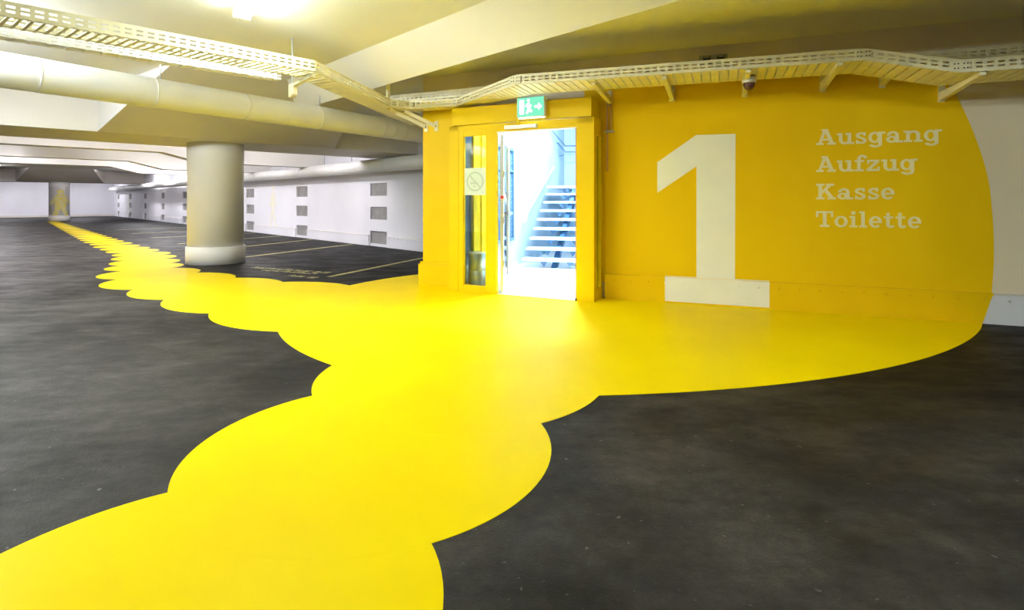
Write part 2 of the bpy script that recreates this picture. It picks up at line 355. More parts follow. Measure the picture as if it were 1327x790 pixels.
# ================================================================== FLOOR PAINT
Zp = 0.0012
pp = thing('painted_path', 'bright yellow scalloped footpath of overlapping circles leading to the lobby', 'floor marking', (0, 4, 0))
circles = [(-0.998, 1.544, 0.796), (-0.673, 2.663, 0.865), (-0.348, 3.752, 0.98), (-1.99, 6.298, 1.352), (-3.129, 6.881, 1.131), (-4.187, 7.484, 0.94),
           (-5.15, 8.16, 0.87), (-5.99, 8.95, 0.72), (-6.67, 9.82, 0.60), (-7.18, 10.58, 0.58), (-7.76, 11.41, 0.575), (-8.33, 12.16, 0.55), (-9.05, 12.9, 0.525),
           (-9.7, 13.55, 0.515), (-10.42, 14.25, 0.50), (-11.2, 15.1, 0.485), (-11.97, 15.85, 0.475)]
x, y, r = -11.97, 15.85, 0.475
while y < 30.6:
    x -= 0.735; y += 0.775; r = 0.475 - 0.20 * (y - 15.85) / 15.0; circles.append((x, y, r))
circles.insert(0, (-1.25, 0.45, 0.75))
for i, (x, y, r) in enumerate(circles):
    MB().disc(x, y, 0.0, Zp + 0.0003 * (i % 4), r, 96 if r > 0.6 else 48).build('painted_circle', M['floor_yellow'], pp)
# wide field in front of the lobby: left a circle round the door, right a flatter curve to the wall
def circ(cx, cy, r, a0, a1, n): return [(cx + r * math.cos(math.radians(a0 + (a1 - a0) * k / n)), cy + r * math.sin(math.radians(a0 + (a1 - a0) * k / n))) for k in range(n + 1)]
field = circ(0.716, 6.466, 3.238, 133, 254, 60)
field = [p for p in field]
bigp = circ(0.138, 9.368, 6.053, 267, 315.0, 60)
# join where the two curves meet
field = [p for p in field if math.hypot(p[0] - 0.138, p[1] - 9.368) > 0]  # full left arc
left_end = 0
pts = [p for p in circ(0.716, 6.466, 3.238, 132, 263, 70)]
pts = pts[:] + [p for p in bigp if p[0] > 0.45]
we = WA.p(3.715, -0.038)
pts = [p for p in pts if not (p[0] > 3.9 and (p[0] - WA.o[0]) * WA.n[0] + (p[1] - WA.o[1]) * WA.n[1] > -0.038)]
pts += [we[:2], WA.p(0, -0.038)[:2], WB.p(2.6, 0.0)[:2], LB.p(1.99, 0.3)[:2], LB.p(1.99, 0.06)[:2], LB.p(0.02, 0.06)[:2], LB.p(0.02, 0.3)[:2], WB.p(0.55, -0.05)[:2], WB.p(-0.04, -0.05)[:2], WB.p(-0.04, 0.3)[:2], (-1.33, 8.75)]
MB().plan(pts, 0.0, Zp + 0.0012).build('painted_forecourt', M['floor_yellow'], pp, label='wide yellow painted field before the lobby door')

# parking lines
PL = [((-2.89, 8.53), (-1.80, 11.55), 'yellow bay line nearest the yellow stub wall'), ((-6.05, 10.6), (-4.40, 14.95), 'yellow bay line just right of the near column, second from the lobby'),
      ((-8.05, 10.9), (-6.05, 17.2), 'third yellow bay line from the lobby, behind the near column'), ((-10.7, 11.7), (-7.75, 18.8), 'fourth yellow bay line from the lobby, behind the near column'),
      ((-13.6, 15.0), (-9.4, 20.4), 'fifth yellow bay line from the lobby, running out left of the near column'), ((-15.9, 17.2), (-11.6, 22.6), 'sixth yellow bay line from the lobby, in the far bay'),
      ((-18.3, 19.8), (-14.2, 25.0), 'farthest yellow bay line from the lobby')]
for a, b, lab in PL:
    va = a[0] * G.d[0] + a[1] * G.d[1]; vb = b[0] * G.d[0] + b[1] * G.d[1]; k_ = max(0.0, (3.88 - va) / (vb - va))
    a = (a[0] + (b[0] - a[0]) * k_, a[1] + (b[1] - a[1]) * k_)      # all bays start at the lane edge
    f = Fr(a, (b[0] - a[0], b[1] - a[1])); L_ = math.hypot(b[0] - a[0], b[1] - a[1])
    # keep the end short of the niche wall kerb
    while True:
        e = f.p(L_, 0); v = e[0] * G.d[0] + e[1] * G.d[1]
        if v < 7.3: break
        L_ -= 0.05
    tag(MB().box(f, 0, L_, -0.05, 0.05, 0.0, 0.0012).build('parking_line', M['line']), lab, 'floor marking', 'yellow parking bay lines')
# worn stencilled writing on the floor (no longer legible)
st = thing('floor_stencil', 'worn illegible three-line yellow stencil on the floor right of the near column', 'floor marking', (-4.1, 9.0, 0))
def row(p, q, hgt, seed, n):
    rr = random.Random(seed); f = Fr(p, (q[0] - p[0], q[1] - p[1])); L_ = math.hypot(q[0] - p[0], q[1] - p[1]); m = MB()
    for k in range(n):
        s = L_ * (k + 0.1) / n; wd = L_ / n * rr.uniform(0.5, 0.85)
        if rr.random() < 0.13: continue
        o0 = hgt * rr.uniform(0, 0.3); th = 0.028
        m.box(f, s, s + th, o0, hgt * rr.uniform(0.7, 1), 0, 0.0011)
        z = hgt * rr.choice((0.1, 0.45, 0.8)); m.box(f, s, s + wd, z, z + 0.028, 0, 0.0013)
        if rr.random() < 0.5: m.box(f, s + wd - th, s + wd, o0, hgt * rr.uniform(0.5, 0.9), 0, 0.0012)
    m.build('stencil_row', M['line'], st)
row((-4.70, 9.66), (-3.08, 8.92), 0.17, 3, 22); row((-4.40, 9.32), (-3.22, 8.80), 0.14, 4, 16); row((-3.62, 8.62), (-3.00, 8.30), 0.16, 5, 8)

# ================================================================== COLUMNS
def column(cx, cy, lab):
    t = thing('concrete_column', lab, 'column', (cx, cy, 0))
    MB().lathe(cx, cy, [(0.487, 0.30), (0.487, 1.98), (0.492, 1.985), (0.492, 2.3)], 64).build('shaft', M['column'], t)
    MB().lathe(cx, cy, [(0.515, 0.0), (0.515, 0.318), (0.507, 0.326), (0.487, 0.328)], 64).build('base_collar', M['column'], t)
    return t
c1 = column(-5.77, 10.53, 'thick round white column standing beside the yellow path')
c2 = column(-26.9, 32.1, 'distant round column with a yellow painted figure')
def in_figure(x, y):                 # generic walking person, unit height, x centred
    def cap(ax, ay, bx, by, r):
        dx, dy = bx - ax, by - ay; t = max(0, min(1, ((x - ax) * dx + (y - ay) * dy) / (dx * dx + dy * dy)))
        return math.hypot(x - ax - t * dx, y - ay - t * dy) < r
    return (math.hypot(x, y - 0.92) < 0.075 or cap(0, 0.75, 0, 0.5, 0.10) or cap(0.02, 0.48, 0.14, 0.06, 0.05) or cap(-0.02, 0.48, -0.13, 0.06, 0.05)
            or cap(-0.08, 0.76, -0.2, 0.5, 0.038) or cap(0.08, 0.76, 0.2, 0.52, 0.038))
def figure(mapf, height, step=0.03, hit=in_figure):
    m = MB(); n = int(height / step)
    for i in range(-n // 2, n // 2):
        for j in range(n):
            if hit((i + 0.5) / n, (j + 0.5) / n):
                P = [mapf((i + a) * step, (j + b) * step, d) for d in (0.0, 0.003) for a, b in ((0, 0), (1, 0), (1, 1), (0, 1))]
                m.add(P, [(4, 5, 6, 7), (3, 2, 1, 0), (0, 1, 5, 4), (1, 2, 6, 5), (2, 3, 7, 6), (3, 0, 4, 7)])
    return m
def on_col(cx, cy, base):
    a0 = math.atan2(-cy, -cx) + 0.12
    return lambda x, y, d: (cx + (0.489 + d) * math.cos(a0 + x / 0.489), cy + (0.489 + d) * math.sin(a0 + x / 0.489), base + y)
figure(on_col(-26.9, 32.1, 0.16), 1.72, 0.035, lambda x, y: in_figure(x * 0.72, y) or (abs(x) < 0.17 and 0.35 < y < 0.78)).build('painted_figure', M['stencil'], c2, label='yellow painted figure')
for u, sc_, lab in ((19.75, 1.5, 'faint yellow stencilled figure on the niche wall right of the near column'), (46.6, 1.5, 'faint stencilled figure at the far end of the niche wall')):
    tag(figure(lambda x, y, d, u=u: G.p(7.398 - d, u - x, 0.28 + y), sc_, 0.04, lambda x, y: in_figure(x, y) and (math.sin(x * 61 + y * 23) + math.sin(y * 47 - x * 31)) < 1.1).build('wall_stencil', M['faint']), lab, 'wall marking')

# ================================================================== PIPES
def pipe(name, a, b, r, rings, lab, m='pipe'):
    A = Vector(a); B = Vector(b); d = (B - A)
    t = thing(name, lab, 'pipe', tuple(A))
    MB().tube([tuple(A + d * (k / 8)) for k in range(9)], r, 40).build('pipe_body', M[m], t)
    L_ = d.length; dn = d.normalized()
    for s in rings:
        MB().tube([tuple(A + dn * (s - 0.007)), tuple(A + dn * (s + 0.007))], r + 0.004, 40).build('joint_ring', M['ring'], t)
    return t
a = Vector((-4.88, 5.147, 2.45)); d = Vector((2.524, 3.843, 0)).normalized()
P0 = a - d * 6.0; P1 = a + d * 7.0
def pipe_s(px):                      # arc length along the pipe from a bearing tan
    t_ = (-a.x + px * a.y) / (d.x - px * d.y); return t_ + 6.0
rs = [pipe_s((q - 663.5) / 700) for q in (47, 197, 316, 411, 492, 505, 519)]
vp = pipe('ventilation_pipe', tuple(P0), tuple(P1), 0.172, [r_ for r_ in rs] + [1.5, 3.2], 'large white insulated pipe hung across the aisle before the beam')
for s in (3.0, 5.2, 7.4, 9.6):
    q = P0 + d * s
    MB().tube([(q.x, q.y, 2.6), (q.x, q.y, 2.98)], 0.008, 8).build('hanger_rod', M['rail'], vp)
wp = pipe('wall_pipe', G.p(6.98, 9.0, 2.07), G.p(6.98, 51.0, 2.07), 0.165, [2.4, 3.0, 5.0, 7.2, 11, 15, 19, 24, 29], 'long pale pipe hung along the top of the niche wall')
for u in (11.5, 13.2, 14.8, 17.4, 22.0, 26, 30, 34):
    MB().tube([G.p(6.98, u, 2.2), G.p(6.98, u, 2.98)], 0.012, 8).build('hanger_rod', M['rail'], wp)

# ================================================================== CABLE TRAYS
def rail(m, p, q, z0, z1, h, pitch=0.05, th=0.004, solid=False):
    """slotted side rail between plan points p and q, bottom at z0 (start) and z1 (end)"""
    P = Vector((p[0], p[1], z0)); Q = Vector((q[0], q[1], z1)); D = Q - P; L_ = math.hypot(D.x, D.y); D = D / L_
    nx = Vector((-D.y, D.x, 0)) * th
    def strip(s0, s1, h0, h1):
        c = [P + D * s0 + Vector((0, 0, h0)), P + D * s1 + Vector((0, 0, h0)), P + D * s1 + Vector((0, 0, h1)), P + D * s0 + Vector((0, 0, h1))]
        V = [tuple(x) for x in c] + [tuple(x + nx) for x in c]
        m.add(V, [(0, 1, 2, 3), (7, 6, 5, 4), (1, 0, 4, 5), (2, 1, 5, 6), (3, 2, 6, 7), (0, 3, 7, 4)])
    if solid: strip(0, L_, 0, h)
    else:
        strip(0, L_, 0, h * 0.24); strip(0, L_, h * 0.40, h * 0.58); strip(0, L_, h * 0.74, h)
        n = max(1, int(L_ / pitch)); pt = L_ / n
        for k in range(n):
            s = k * pt
            for r_, (b0, b1) in enumerate(((0.24, 0.40), (0.58, 0.74))): strip(s, s + pt * 0.38, h * b0, h * b1)
    # folded top lip
    lip = [P + Vector((0, 0, h)), Q + Vector((0, 0, h))]
    V = [tuple(lip[0]), tuple(lip[1]), tuple(lip[1] + nx * 4), tuple(lip[0] + nx * 4)]
    m.add(V + [(x_[0], x_[1], x_[2] + 0.003) for x_ in V], [(3, 2, 1, 0), (4, 5, 6, 7), (0, 1, 5, 4), (1, 2, 6, 5), (2, 3, 7, 6), (3, 0, 4, 7)])
def tray(name, near, far, zs, lab, m, h=0.10, pitch=0.0625, rung=0.02, rails=(True, True), lips=0.03):
    t = thing(name, lab, 'cable tray', (near[0][0], near[0][1], zs[0]))
    for side, poly in ((0, near), (1, far)):
        mb = MB()
        for i in range(len(poly) - 1): rail(mb, poly[i], poly[i + 1], zs[i], zs[i + 1], h, pitch=0.075)
        mb.build('side_rail', M[m], t)
    cache = {}
    for i in range(len(near) - 1):
        a0, a1, b0, b1 = [Vector(q) for q in (near[i], near[i + 1], far[i], far[i + 1])]
        mb = MB()                       # bottom lips along both rails
        for (p, q, p2, q2) in ((a0, a1, b0, b1), (b0, b1, a0, a1)):
            wv = (p2 - p).normalized() * lips; wv2 = (q2 - q).normalized() * lips
            lo = [(p.x, p.y, zs[i]), (q.x, q.y, zs[i + 1]), (q.x + wv2.x, q.y + wv2.y, zs[i + 1]), (p.x + wv.x, p.y + wv.y, zs[i])]
            mb.add([(x_, y_, z_ - 0.003) for x_, y_, z_ in lo] + lo, [(3, 2, 1, 0), (4, 5, 6, 7), (0, 1, 5, 4), (1, 2, 6, 5), (2, 3, 7, 6), (3, 0, 4, 7)])
        mb.build('bottom_lip', M[m], t)
        L_ = (a1 - a0).length; n = max(2, int(L_ / pitch))
        straight = abs((a1 - a0).normalized().dot((b1 - b0).normalized())) > 0.999 and abs(zs[i] - zs[i + 1]) < 1e-6 and abs((b0 - a0).length - (b1 - a1).length) < 0.01
        for k in range(n):
            f0 = (k + 0.5) / n - rung / 2 / L_; f1 = (k + 0.5) / n + rung / 2 / L_
            p0 = a0.lerp(a1, f0); p1 = a0.lerp(a1, f1); q0 = b0.lerp(b1, f0); q1 = b0.lerp(b1, f1)
            z_0 = zs[i] + (zs[i + 1] - zs[i]) * f0; z_1 = zs[i] + (zs[i + 1] - zs[i]) * f1
            c = [Vector((p0.x, p0.y, z_0)), Vector((p1.x, p1.y, z_1)), Vector((q1.x, q1.y, z_1)), Vector((q0.x, q0.y, z_0))]
            base = c[0]
            key = (i if straight else (i, k))
            if key not in cache:
                r_ = [x_ - base for x_ in c]
                cache[key] = MB().hexa([tuple(x_ - Vector((0, 0, 0.008))) for x_ in r_] + [tuple(x_) for x_ in r_]).mesh('rung', M[m])
            shared(cache[key], 'rung', t, tuple(base))
    return t
Zt = 2.48
def off(p, q, w_):                      # p moved w_ to the left of direction p->q
    dx, dy = q[0] - p[0], q[1] - p[1]; l = math.hypot(dx, dy); return (p[0] - dy / l * w_, p[1] + dx / l * w_)
# left run: across the aisle, then on past the stub wall
TA0 = (-5.62, 1.56); TA1 = (-1.94, 5.33); TA2 = (-1.42, 9.05)
FA0 = (TA0[0] - 0.70 * 0.33, TA0[1] + 0.714 * 0.33); FA1 = (-2.23, 5.52); FA2 = (-1.72, 9.08)
t1 = tray('cable_tray', [TA0, TA1], [FA0, FA1], [Zt, Zt], 'perforated cable tray crossing the aisle, nearest to the camera at upper left', 'tray', pitch=0.064, rung=0.022, lips=0.035)
t2 = tray('cable_tray', [TA1, TA2], [FA1, FA2], [Zt, Zt], 'cable tray branch running from the aisle to the stub wall corner', 'tray', pitch=0.085, rung=0.07, lips=0.03)
# slim tray beside it
SA0 = G.p(-4.0, 5.76); SA1 = G.p(2.25, 5.78); SB0 = G.p(-4.0, 5.89); SB1 = G.p(2.25, 5.91)
tray('slim_cable_tray', [SA0[:2], SA1[:2]], [SB0[:2], SB1[:2]], [Zt, Zt], 'slim white cable tray parallel to the wider one at upper left', 'white_tray', h=0.075, pitch=0.12, rung=0.03, lips=0.058)
# right run along the numeral wall
def aw(s, t): return WA.p(s, t)[:2]
T2 = (-1.66, 7.34); T3 = (-1.42, 7.50); T4 = (-0.744, 7.28); T5 = (0.038, 5.93); T6 = (3.186, 4.896); T7 = aw(2.83, -0.9)
n_ = WA.n
T7 = (3.83, 4.61); T8 = (T7[0] + WA.d[0] * 6, T7[1] + WA.d[1] * 6)
def bk(p, w_): return (p[0] + n_[0] * w_, p[1] + n_[1] * w_)
zs = [Zt, Zt, Zt, Zt, Zt, 2.30, 2.30]
near = [T2, T3, T4, T5, T6, T7, T8]
far = [(-1.58, 7.62), (-1.40, 7.76), (-0.66, 7.44), bk(T5, 0.56), bk(T6, 0.56), bk(T7, 0.56), bk(T8, 0.56)]
t3 = tray('cable_tray', near, far, zs, 'long perforated cable tray bending above the lobby and the big numeral', 'tray', pitch=0.085, rung=0.073, lips=0.04)
for p, z in ((T4, Zt), (T5, Zt), (T6, Zt), (T7, 2.30), (T3, Zt), (aw(1.35, -0.905), Zt)):   # splice plates with bolts
    MB().box(Fr(p, WA.d), -0.06, 0.06, -0.008, -0.002, z + 0.012, z + 0.088).build('splice_plate', M['tray'], t3)
    mb = MB()
    for sx in (-0.045, -0.02, 0.02, 0.045):
        for zz in (0.03, 0.068): mb.tube([Fr(p, WA.d).p(sx, -0.013, z + zz), Fr(p, WA.d).p(sx, -0.004, z + zz)], 0.006, 6)
    mb.build('splice_bolts', M['dark'], t3)
# rear tray tight to the wall
R0 = WB.p(-0.9, -0.16)[:2]; R1 = WB.p(2.45, -0.17)[:2]; R2 = aw(0.5, -0.3); R3 = aw(9.5, -0.3)
tray('wall_cable_tray', [R0, R1, R2, R3], [WB.p(-0.9, -0.02)[:2], WB.p(2.5, -0.02)[:2], aw(0.5, -0.14), aw(9.5, -0.14)], [2.62, 2.62, 2.54, 2.54], 'narrow cable tray hung tight to the wall behind the long one', 'tray', h=0.10, pitch=0.12, rung=0.05, lips=0.02)

# brackets under the long tray
arm_spots = [(3.397, 2.27, 'cable tray bracket farthest right, under the lowered tray end'), (2.891, 2.45, 'short cable tray bracket above the word Ausgang'), (2.35, 2.45, 'cable tray bracket between the dome camera and the tray bend'),
             (1.58, 2.45, 'cable tray bracket beside the dark dome camera'), (0.793, 2.45, 'cable tray bracket above the top of the numeral one'), (0.06, 2.45, 'cable tray bracket at the corner right of the lobby')]
for s, z, lab in arm_spots:
    t = thing('tray_bracket', lab, 'bracket', WA.p(s, 0, z), 'cable tray brackets on the right wall')
    MB().box(WA, s - 0.03, s + 0.03, -0.012, 0.0, z - 0.08, z + 0.10).build('wall_plate', M['tan_strut'], t, 0.002)
    P = []
    Lb = 0.93 if s != 2.891 else 0.5
    for (tt, z0, z1) in ((-0.012, z - 0.07, z + 0.022), (-Lb, z - 0.015, z + 0.022)):
        pass
    MB().hexa([WA.p(s - 0.024, -0.012, z - 0.065), WA.p(s + 0.024, -0.012, z - 0.065), WA.p(s + 0.024, -Lb, z - 0.012), WA.p(s - 0.024, -Lb, z - 0.012),
               WA.p(s - 0.024, -0.012, z + 0.02), WA.p(s + 0.024, -0.012, z + 0.02), WA.p(s + 0.024, -Lb, z + 0.02), WA.p(s - 0.024, -Lb, z + 0.02)]).build('arm', M['tan_strut'], t, 0.004)
# knee braces on the stub wall
for sx, lab in ((0.06, 'left knee brace under the cable tray on the stub wall'), (0.23, 'right knee brace under the cable tray on the stub wall')):
    t = thing('knee_brace', lab, 'bracket', WB.p(sx, 0, 2.24), 'knee braces on the stub wall')
    A_ = WB.p(sx, -0.02, 2.25); B_ = WB.p(sx - 0.34, -0.30, 2.44)
    mid = Fr(A_[:2], (B_[0] - A_[0], B_[1] - A_[1])); L_ = math.hypot(B_[0] - A_[0], B_[1] - A_[1])
    MB().hexa([mid.p(0, -0.02, 2.225), mid.p(L_, -0.02, 2.425), mid.p(L_, 0.02, 2.425), mid.p(0, 0.02, 2.225), mid.p(0, -0.02, 2.285), mid.p(L_, -0.02, 2.478), mid.p(L_, 0.02, 2.478), mid.p(0, 0.02, 2.285)]).build('arm', M['tan_strut'], t, 0.004)
    MB().box(WB, sx - 0.03, sx + 0.03, -0.02, 0.0, 2.19, 2.33).build('wall_plate', M['tan_strut'], t, 0.002)
    MB().tube([WB.p(sx, -0.045, 2.255), WB.p(sx, -0.03, 2.255)], 0.012, 8).build('bolt', M['dark'], t)
# hangers
def hanger(x_, y_, z0, lab):
    t = thing('tray_hanger', lab, 'hanger', (x_, y_, z0)); f = Fr((x_, y_), G.d)
    mb = MB().box(f, -0.02, 0.02, -0.004, 0.0, z0, 2.98).box(f, -0.02, -0.016, 0.0, 0.03, z0, 2.98).box(f, 0.016, 0.02, 0.0, 0.03, z0, 2.98); mb.build('channel', M['tan_strut'], t)
    MB().box(f, -0.05, 0.05, -0.05, 0.07, 2.968, 2.98).build('ceiling_plate', M['tan_strut'], t)
hanger(-1.69, 7.40, 2.44, 'channel hanger from the ceiling at the tray corner left of the lobby')
# strut arm carrying the aisle trays
ts = thing('tray_strut', 'strut arm with open channel ends carrying both aisle trays', 'bracket', G.p(2.3, 5.6, 2.4))
pA = G.p(2.42, 5.93); pB = (-1.97, 5.36)
f = Fr(pA[:2], (pB[0] - pA[0], pB[1] - pA[1])); L_ = math.hypot(pB[0] - pA[0], pB[1] - pA[1])
MB().box(f, 0.0, L_, -0.02, 0.02, 2.43, 2.468).build('arm', M['tan_strut'], ts, 0.003)
for k in (0.0, 0.06):
    MB().box(f, k, k + 0.012, -0.035, 0.035, 2.33, 2.47).build('channel_end', M['tray'], ts, 0.002)
MB().box(f, 0.075, 0.125, -0.025, 0.025, 2.35, 2.47).build('channel_end', M['tray'], ts, 0.002)
MB().tube([f.p(0.03, 0, 2.46), f.p(0.03, 0, 2.98)], 0.01, 8).build('hanger_rod', M['rail'], ts)

# ================================================================== LUMINAIRES
def batten(v, u0, u1, lab, m, wid=0.075, drop=0.0):
    zt = 2.98 - drop
    t = thing('batten_luminaire', lab, 'ceiling light', G.p(v, (u0 + u1) / 2, zt - 0.08), 'batten lights on the ceiling')
    MB().box(G, v - wid, v + wid, u0, u1, zt - 0.035, zt).build('housing', M['white'], t, 0.004)
    prof = [(-wid * 0.9, zt - 0.035), (-wid * 0.85, zt - 0.065), (-wid * 0.5, zt - 0.085), (wid * 0.5, zt - 0.085), (wid * 0.85, zt - 0.065), (wid * 0.9, zt - 0.035)]
    P = [G.p(v + a_, u0 + 0.02, z) for a_, z in prof] + [G.p(v + a_, u1 - 0.02, z) for a_, z in prof]; n = len(prof)
    MB().add(P, [list(range(n)), [n + i for i in range(n)][::-1]] + [((i + 1) % n, i, n + i, n + (i + 1) % n) for i in range(n)]).build('diffuser', M[m], t)
    for u in (u0, u1): MB().box(G, v - wid, v + wid, u - 0.012, u + 0.012, zt - 0.087, zt - 0.002).build('end_cap', M['white'], t, 0.003)
    if drop:
        for u in (u0 + 0.3, u1 - 0.3): MB().tube([G.p(v, u, zt), G.p(v, u, 2.98)], 0.006, 6).build('hanger_rod', M['rail'], t)
batten(1.72, 3.75, 5.35, 'ceiling batten light above the cable tray, at the top edge', 'lum')
batten(2.5, -1.5, 0.1, 'added unseen ceiling batten light directly over the viewpoint', 'lum')  # this and the battens behind the viewpoint are added to light the foreground
batten(1.85, -5.6, -4.0, 'added unseen ceiling batten light behind the viewpoint', 'lum')
batten(-2.0, 4.7, 6.3, 'added unseen pendant batten light across the aisle on the left', 'lum_lane_fill', drop=0.22)  # lane pendants are added out of view to brighten ceiling, pipe and column
batten(-4.0, -0.9, 0.7, 'added unseen ceiling batten light across the aisle behind the viewpoint', 'lum')
batten(-1.3, 8.0, 9.6, 'added unseen pendant batten light left of the near column before the big beam', 'lum_lane_fill', drop=0.22)
batten(-0.5, 6.3, 7.9, 'added unseen pendant batten light above the insulated pipe at the left edge', 'lum_lane_fill', drop=0.1)
for k, u in enumerate((13.5, 18.1, 22.1, 27.0, 32.0, 37.0)):
    od = ('first', 'second', 'third', 'fourth', 'fifth', 'sixth')[k]
    batten(6.3 if u > 25 else 4.5, u - 0.75, u + 0.75, od + ' batten light along the niche wall, counted from the big beam', 'lum_far')
    batten(0.2, u - 0.75, u + 0.75, od + ' batten light over the driving lane, counted from the big beam', 'lum_far')
for k, v in enumerate((-3.0, 1.0, 5.0)):
    batten(v, 48.6, 50.2, ('left', 'middle', 'right')[k] + ' one of three batten lights before the far white wall', 'lum_far')

# hanging signs in the far bay
for (x_, y_, z_, w_, h_, lab, m_) in ((-12.65, 14.0, 2.76, 0.64, 0.24, 'white hanging sign box under the far ceiling at left', 'lum_sign'),):
    t = thing('hanging_sign', lab, 'sign', (x_, y_, z_ - h_ / 2)); f = Fr((x_, y_), (0.9, 0.1))
    MB().box(f, -w_ / 2, w_ / 2, -0.04, 0.04, z_ - h_ / 2, z_ + h_ / 2).build('housing', M['white'], t, 0.01)
    MB().box(f, -w_ / 2 + 0.02, w_ / 2 - 0.02, -0.045, -0.04, z_ - h_ / 2 + 0.02, z_ + h_ / 2 - 0.02).build('face', M[m_], t)
    for s in (-0.2, 0.2): MB().tube([f.p(s, 0, z_ + h_ / 2), f.p(s, 0, 2.98)], 0.008, 6).build('hanger_rod', M['rail'], t)
t = thing('frame_sign', 'thin white hanging frame behind the sign box at left', 'sign', (-17.0, 18.2, 2.9)); f = Fr((-17.0, 18.2), (0.9, 0.1))
MB().box(f, -0.42, 0.42, -0.02, 0.02, 2.93, 2.97).build('bar', M['white'], t); MB().box(f, -0.42, -0.39, -0.02, 0.02, 2.93, 2.98).build('post', M['white'], t); MB().box(f, 0.39, 0.42, -0.02, 0.02, 2.93, 2.98).build('post', M['white'], t)

# ================================================================== LOBBY
lo = thing('entrance_lobby', 'bright yellow framed entrance lobby with open doorway into the stair hall', 'entrance', LB.p(1.0, 0, 0))
YL = M['lobby_yellow']
def part(name, s0, s1, t0, t1, z0, z1, m=YL, parent=lo, bev=0.004, label=None): return MB().box(LB, s0, s1, t0, t1, z0, z1).build(name, m, parent, bev, label)
part('header', 0.035, 1.975, 0.01, 0.34, 2.20, 2.432)
part('roof_panel', 0.06, 1.95, 0.05, 0.5, 2.33, 2.36)
part('lintel', 0.0, 2.0, 0.0, 0.06, 2.125, 2.19)
part('corner_post', 0.0, 0.145, 0.0, 0.09, 0, 2.19)
sl = part('side_light_frame', 0.150, 0.222, -0.004, 0.055, 0, 2.13)
part('frame_stile', 0.566, 0.712, -0.006, 0.06, 0, 2.13, parent=sl)
part('frame_rail', 0.222, 0.566, -0.004, 0.055, 0, 0.085, parent=sl)
part('frame_rail', 0.222, 0.566, -0.004, 0.055, 2.055, 2.13, parent=sl)
part('pane', 0.215, 0.575, 0.018, 0.026, 0.08, 2.06, M['glass'], sl, 0)
for s0, s1, z0, z1 in ((0.222, 0.232, 0.085, 2.055), (0.556, 0.566, 0.085, 2.055), (0.222, 0.566, 0.085, 0.095), (0.222, 0.566, 2.045, 2.055)):
    part('glazing_bead', s0, s1, 0.004, 0.018, z0, z1, parent=sl, bev=0)
part('jamb_post', 1.795, 2.013, 0.0, 0.075, 0, 2.19)
part('door_stop', 1.772, 1.796, 0.02, 0.06, 0.02, 2.10, M['copper'])
part('door_lintel', 0.712, 1.795, 0.0, 0.07, 2.085, 2.13)
part('lintel_trim', 0.715, 1.795, 0.005, 0.065, 2.07, 2.086, M['white'])
part('foot', 1.775, 1.797, -0.006, 0.03, 0.0, 0.035, M['black'])
# right flank with a narrow window
rf = part('flank_frame', 1.955, 2.008, 0.078, 0.10, 0, 2.19)
part('frame_stile', 1.955, 2.008, 0.285, 0.36, 0, 2.19, parent=rf)
part('frame_rail', 1.955, 2.008, 0.10, 0.285, 0, 0.13, parent=rf)
part('frame_rail', 1.955, 2.008, 0.10, 0.285, 2.0, 2.19, parent=rf)
part('pane', 1.972, 1.980, 0.10, 0.285, 0.13, 2.0, M['glass'], rf, 0)
for t0, t1, z0, z1 in ((0.10, 0.112, 0.13, 2.0), (0.273, 0.285, 0.13, 2.0), (0.10, 0.285, 0.13, 0.145), (0.10, 0.285, 1.985, 2.0)):
    part('glazing_bead', 1.985, 2.012, t0, t1, z0, z1, parent=rf, bev=0)
# left flank: reflecting pane, then a yellow inner panel
lf = part('flank_panel', 0.085, 0.115, 0.50, 0.98, 0, 2.33)
part('pane', 0.10, 0.108, 0.09, 0.46, 0.06, 2.2, M['glass_side'], lf, 0)
part('frame_stile', 0.085, 0.125, 0.45, 0.50, 0, 2.33, parent=lf)
part('frame_stile', 0.085, 0.135, 0.66, 0.70, 0, 2.33, parent=lf)
part('back_panel', 0.04, 0.08, 0.09, 0.50, 0, 2.33, parent=lf)
rp = part('inner_panel', 1.90, 1.93, 0.34, 0.62, 0, 2.33)

# no smoking sign on the pane
ns = thing('no_smoking_sign', 'pale no smoking sheet stuck on the side pane of the lobby', 'sign', LB.p(0.39, 0.012, 1.28))
part('sheet', 0.226, 0.560, 0.012, 0.016, 1.275, 1.63, M['paper'], ns, 0)
cxs, czs = 0.393, 1.452
ring_o = [(cxs + 0.125 * math.cos(k * math.pi / 24), czs + 0.125 * math.sin(k * math.pi / 24)) for k in range(48)]
mb = MB()
for k in range(48):
    a0 = k * math.pi / 24; a1 = (k + 1) * math.pi / 24
    mb.elev(LB, [(cxs + 0.108 * math.cos(a0), czs + 0.108 * math.sin(a0)), (cxs + 0.128 * math.cos(a0), czs + 0.128 * math.sin(a0)), (cxs + 0.128 * math.cos(a1), czs + 0.128 * math.sin(a1)), (cxs + 0.108 * math.cos(a1), czs + 0.108 * math.sin(a1))], 0.0105, 0.0118)
mb.elev(LB, [(cxs - 0.084, czs + 0.068), (cxs - 0.068, czs + 0.084), (cxs + 0.084, czs - 0.068), (cxs + 0.068, czs - 0.084)], 0.0100, 0.0118)
mb.elev(LB, [(cxs - 0.07, czs - 0.03), (cxs + 0.045, czs - 0.03), (cxs + 0.045, czs - 0.012), (cxs - 0.07, czs - 0.012)], 0.0103, 0.0118)
mb.elev(LB, [(cxs - 0.02, czs - 0.075), (cxs + 0.005, czs - 0.075), (cxs + 0.0, czs - 0.045), (cxs - 0.015, czs - 0.045)], 0.0103, 0.0118)
mb.build('prohibition_symbol', M['print_grey'], ns)

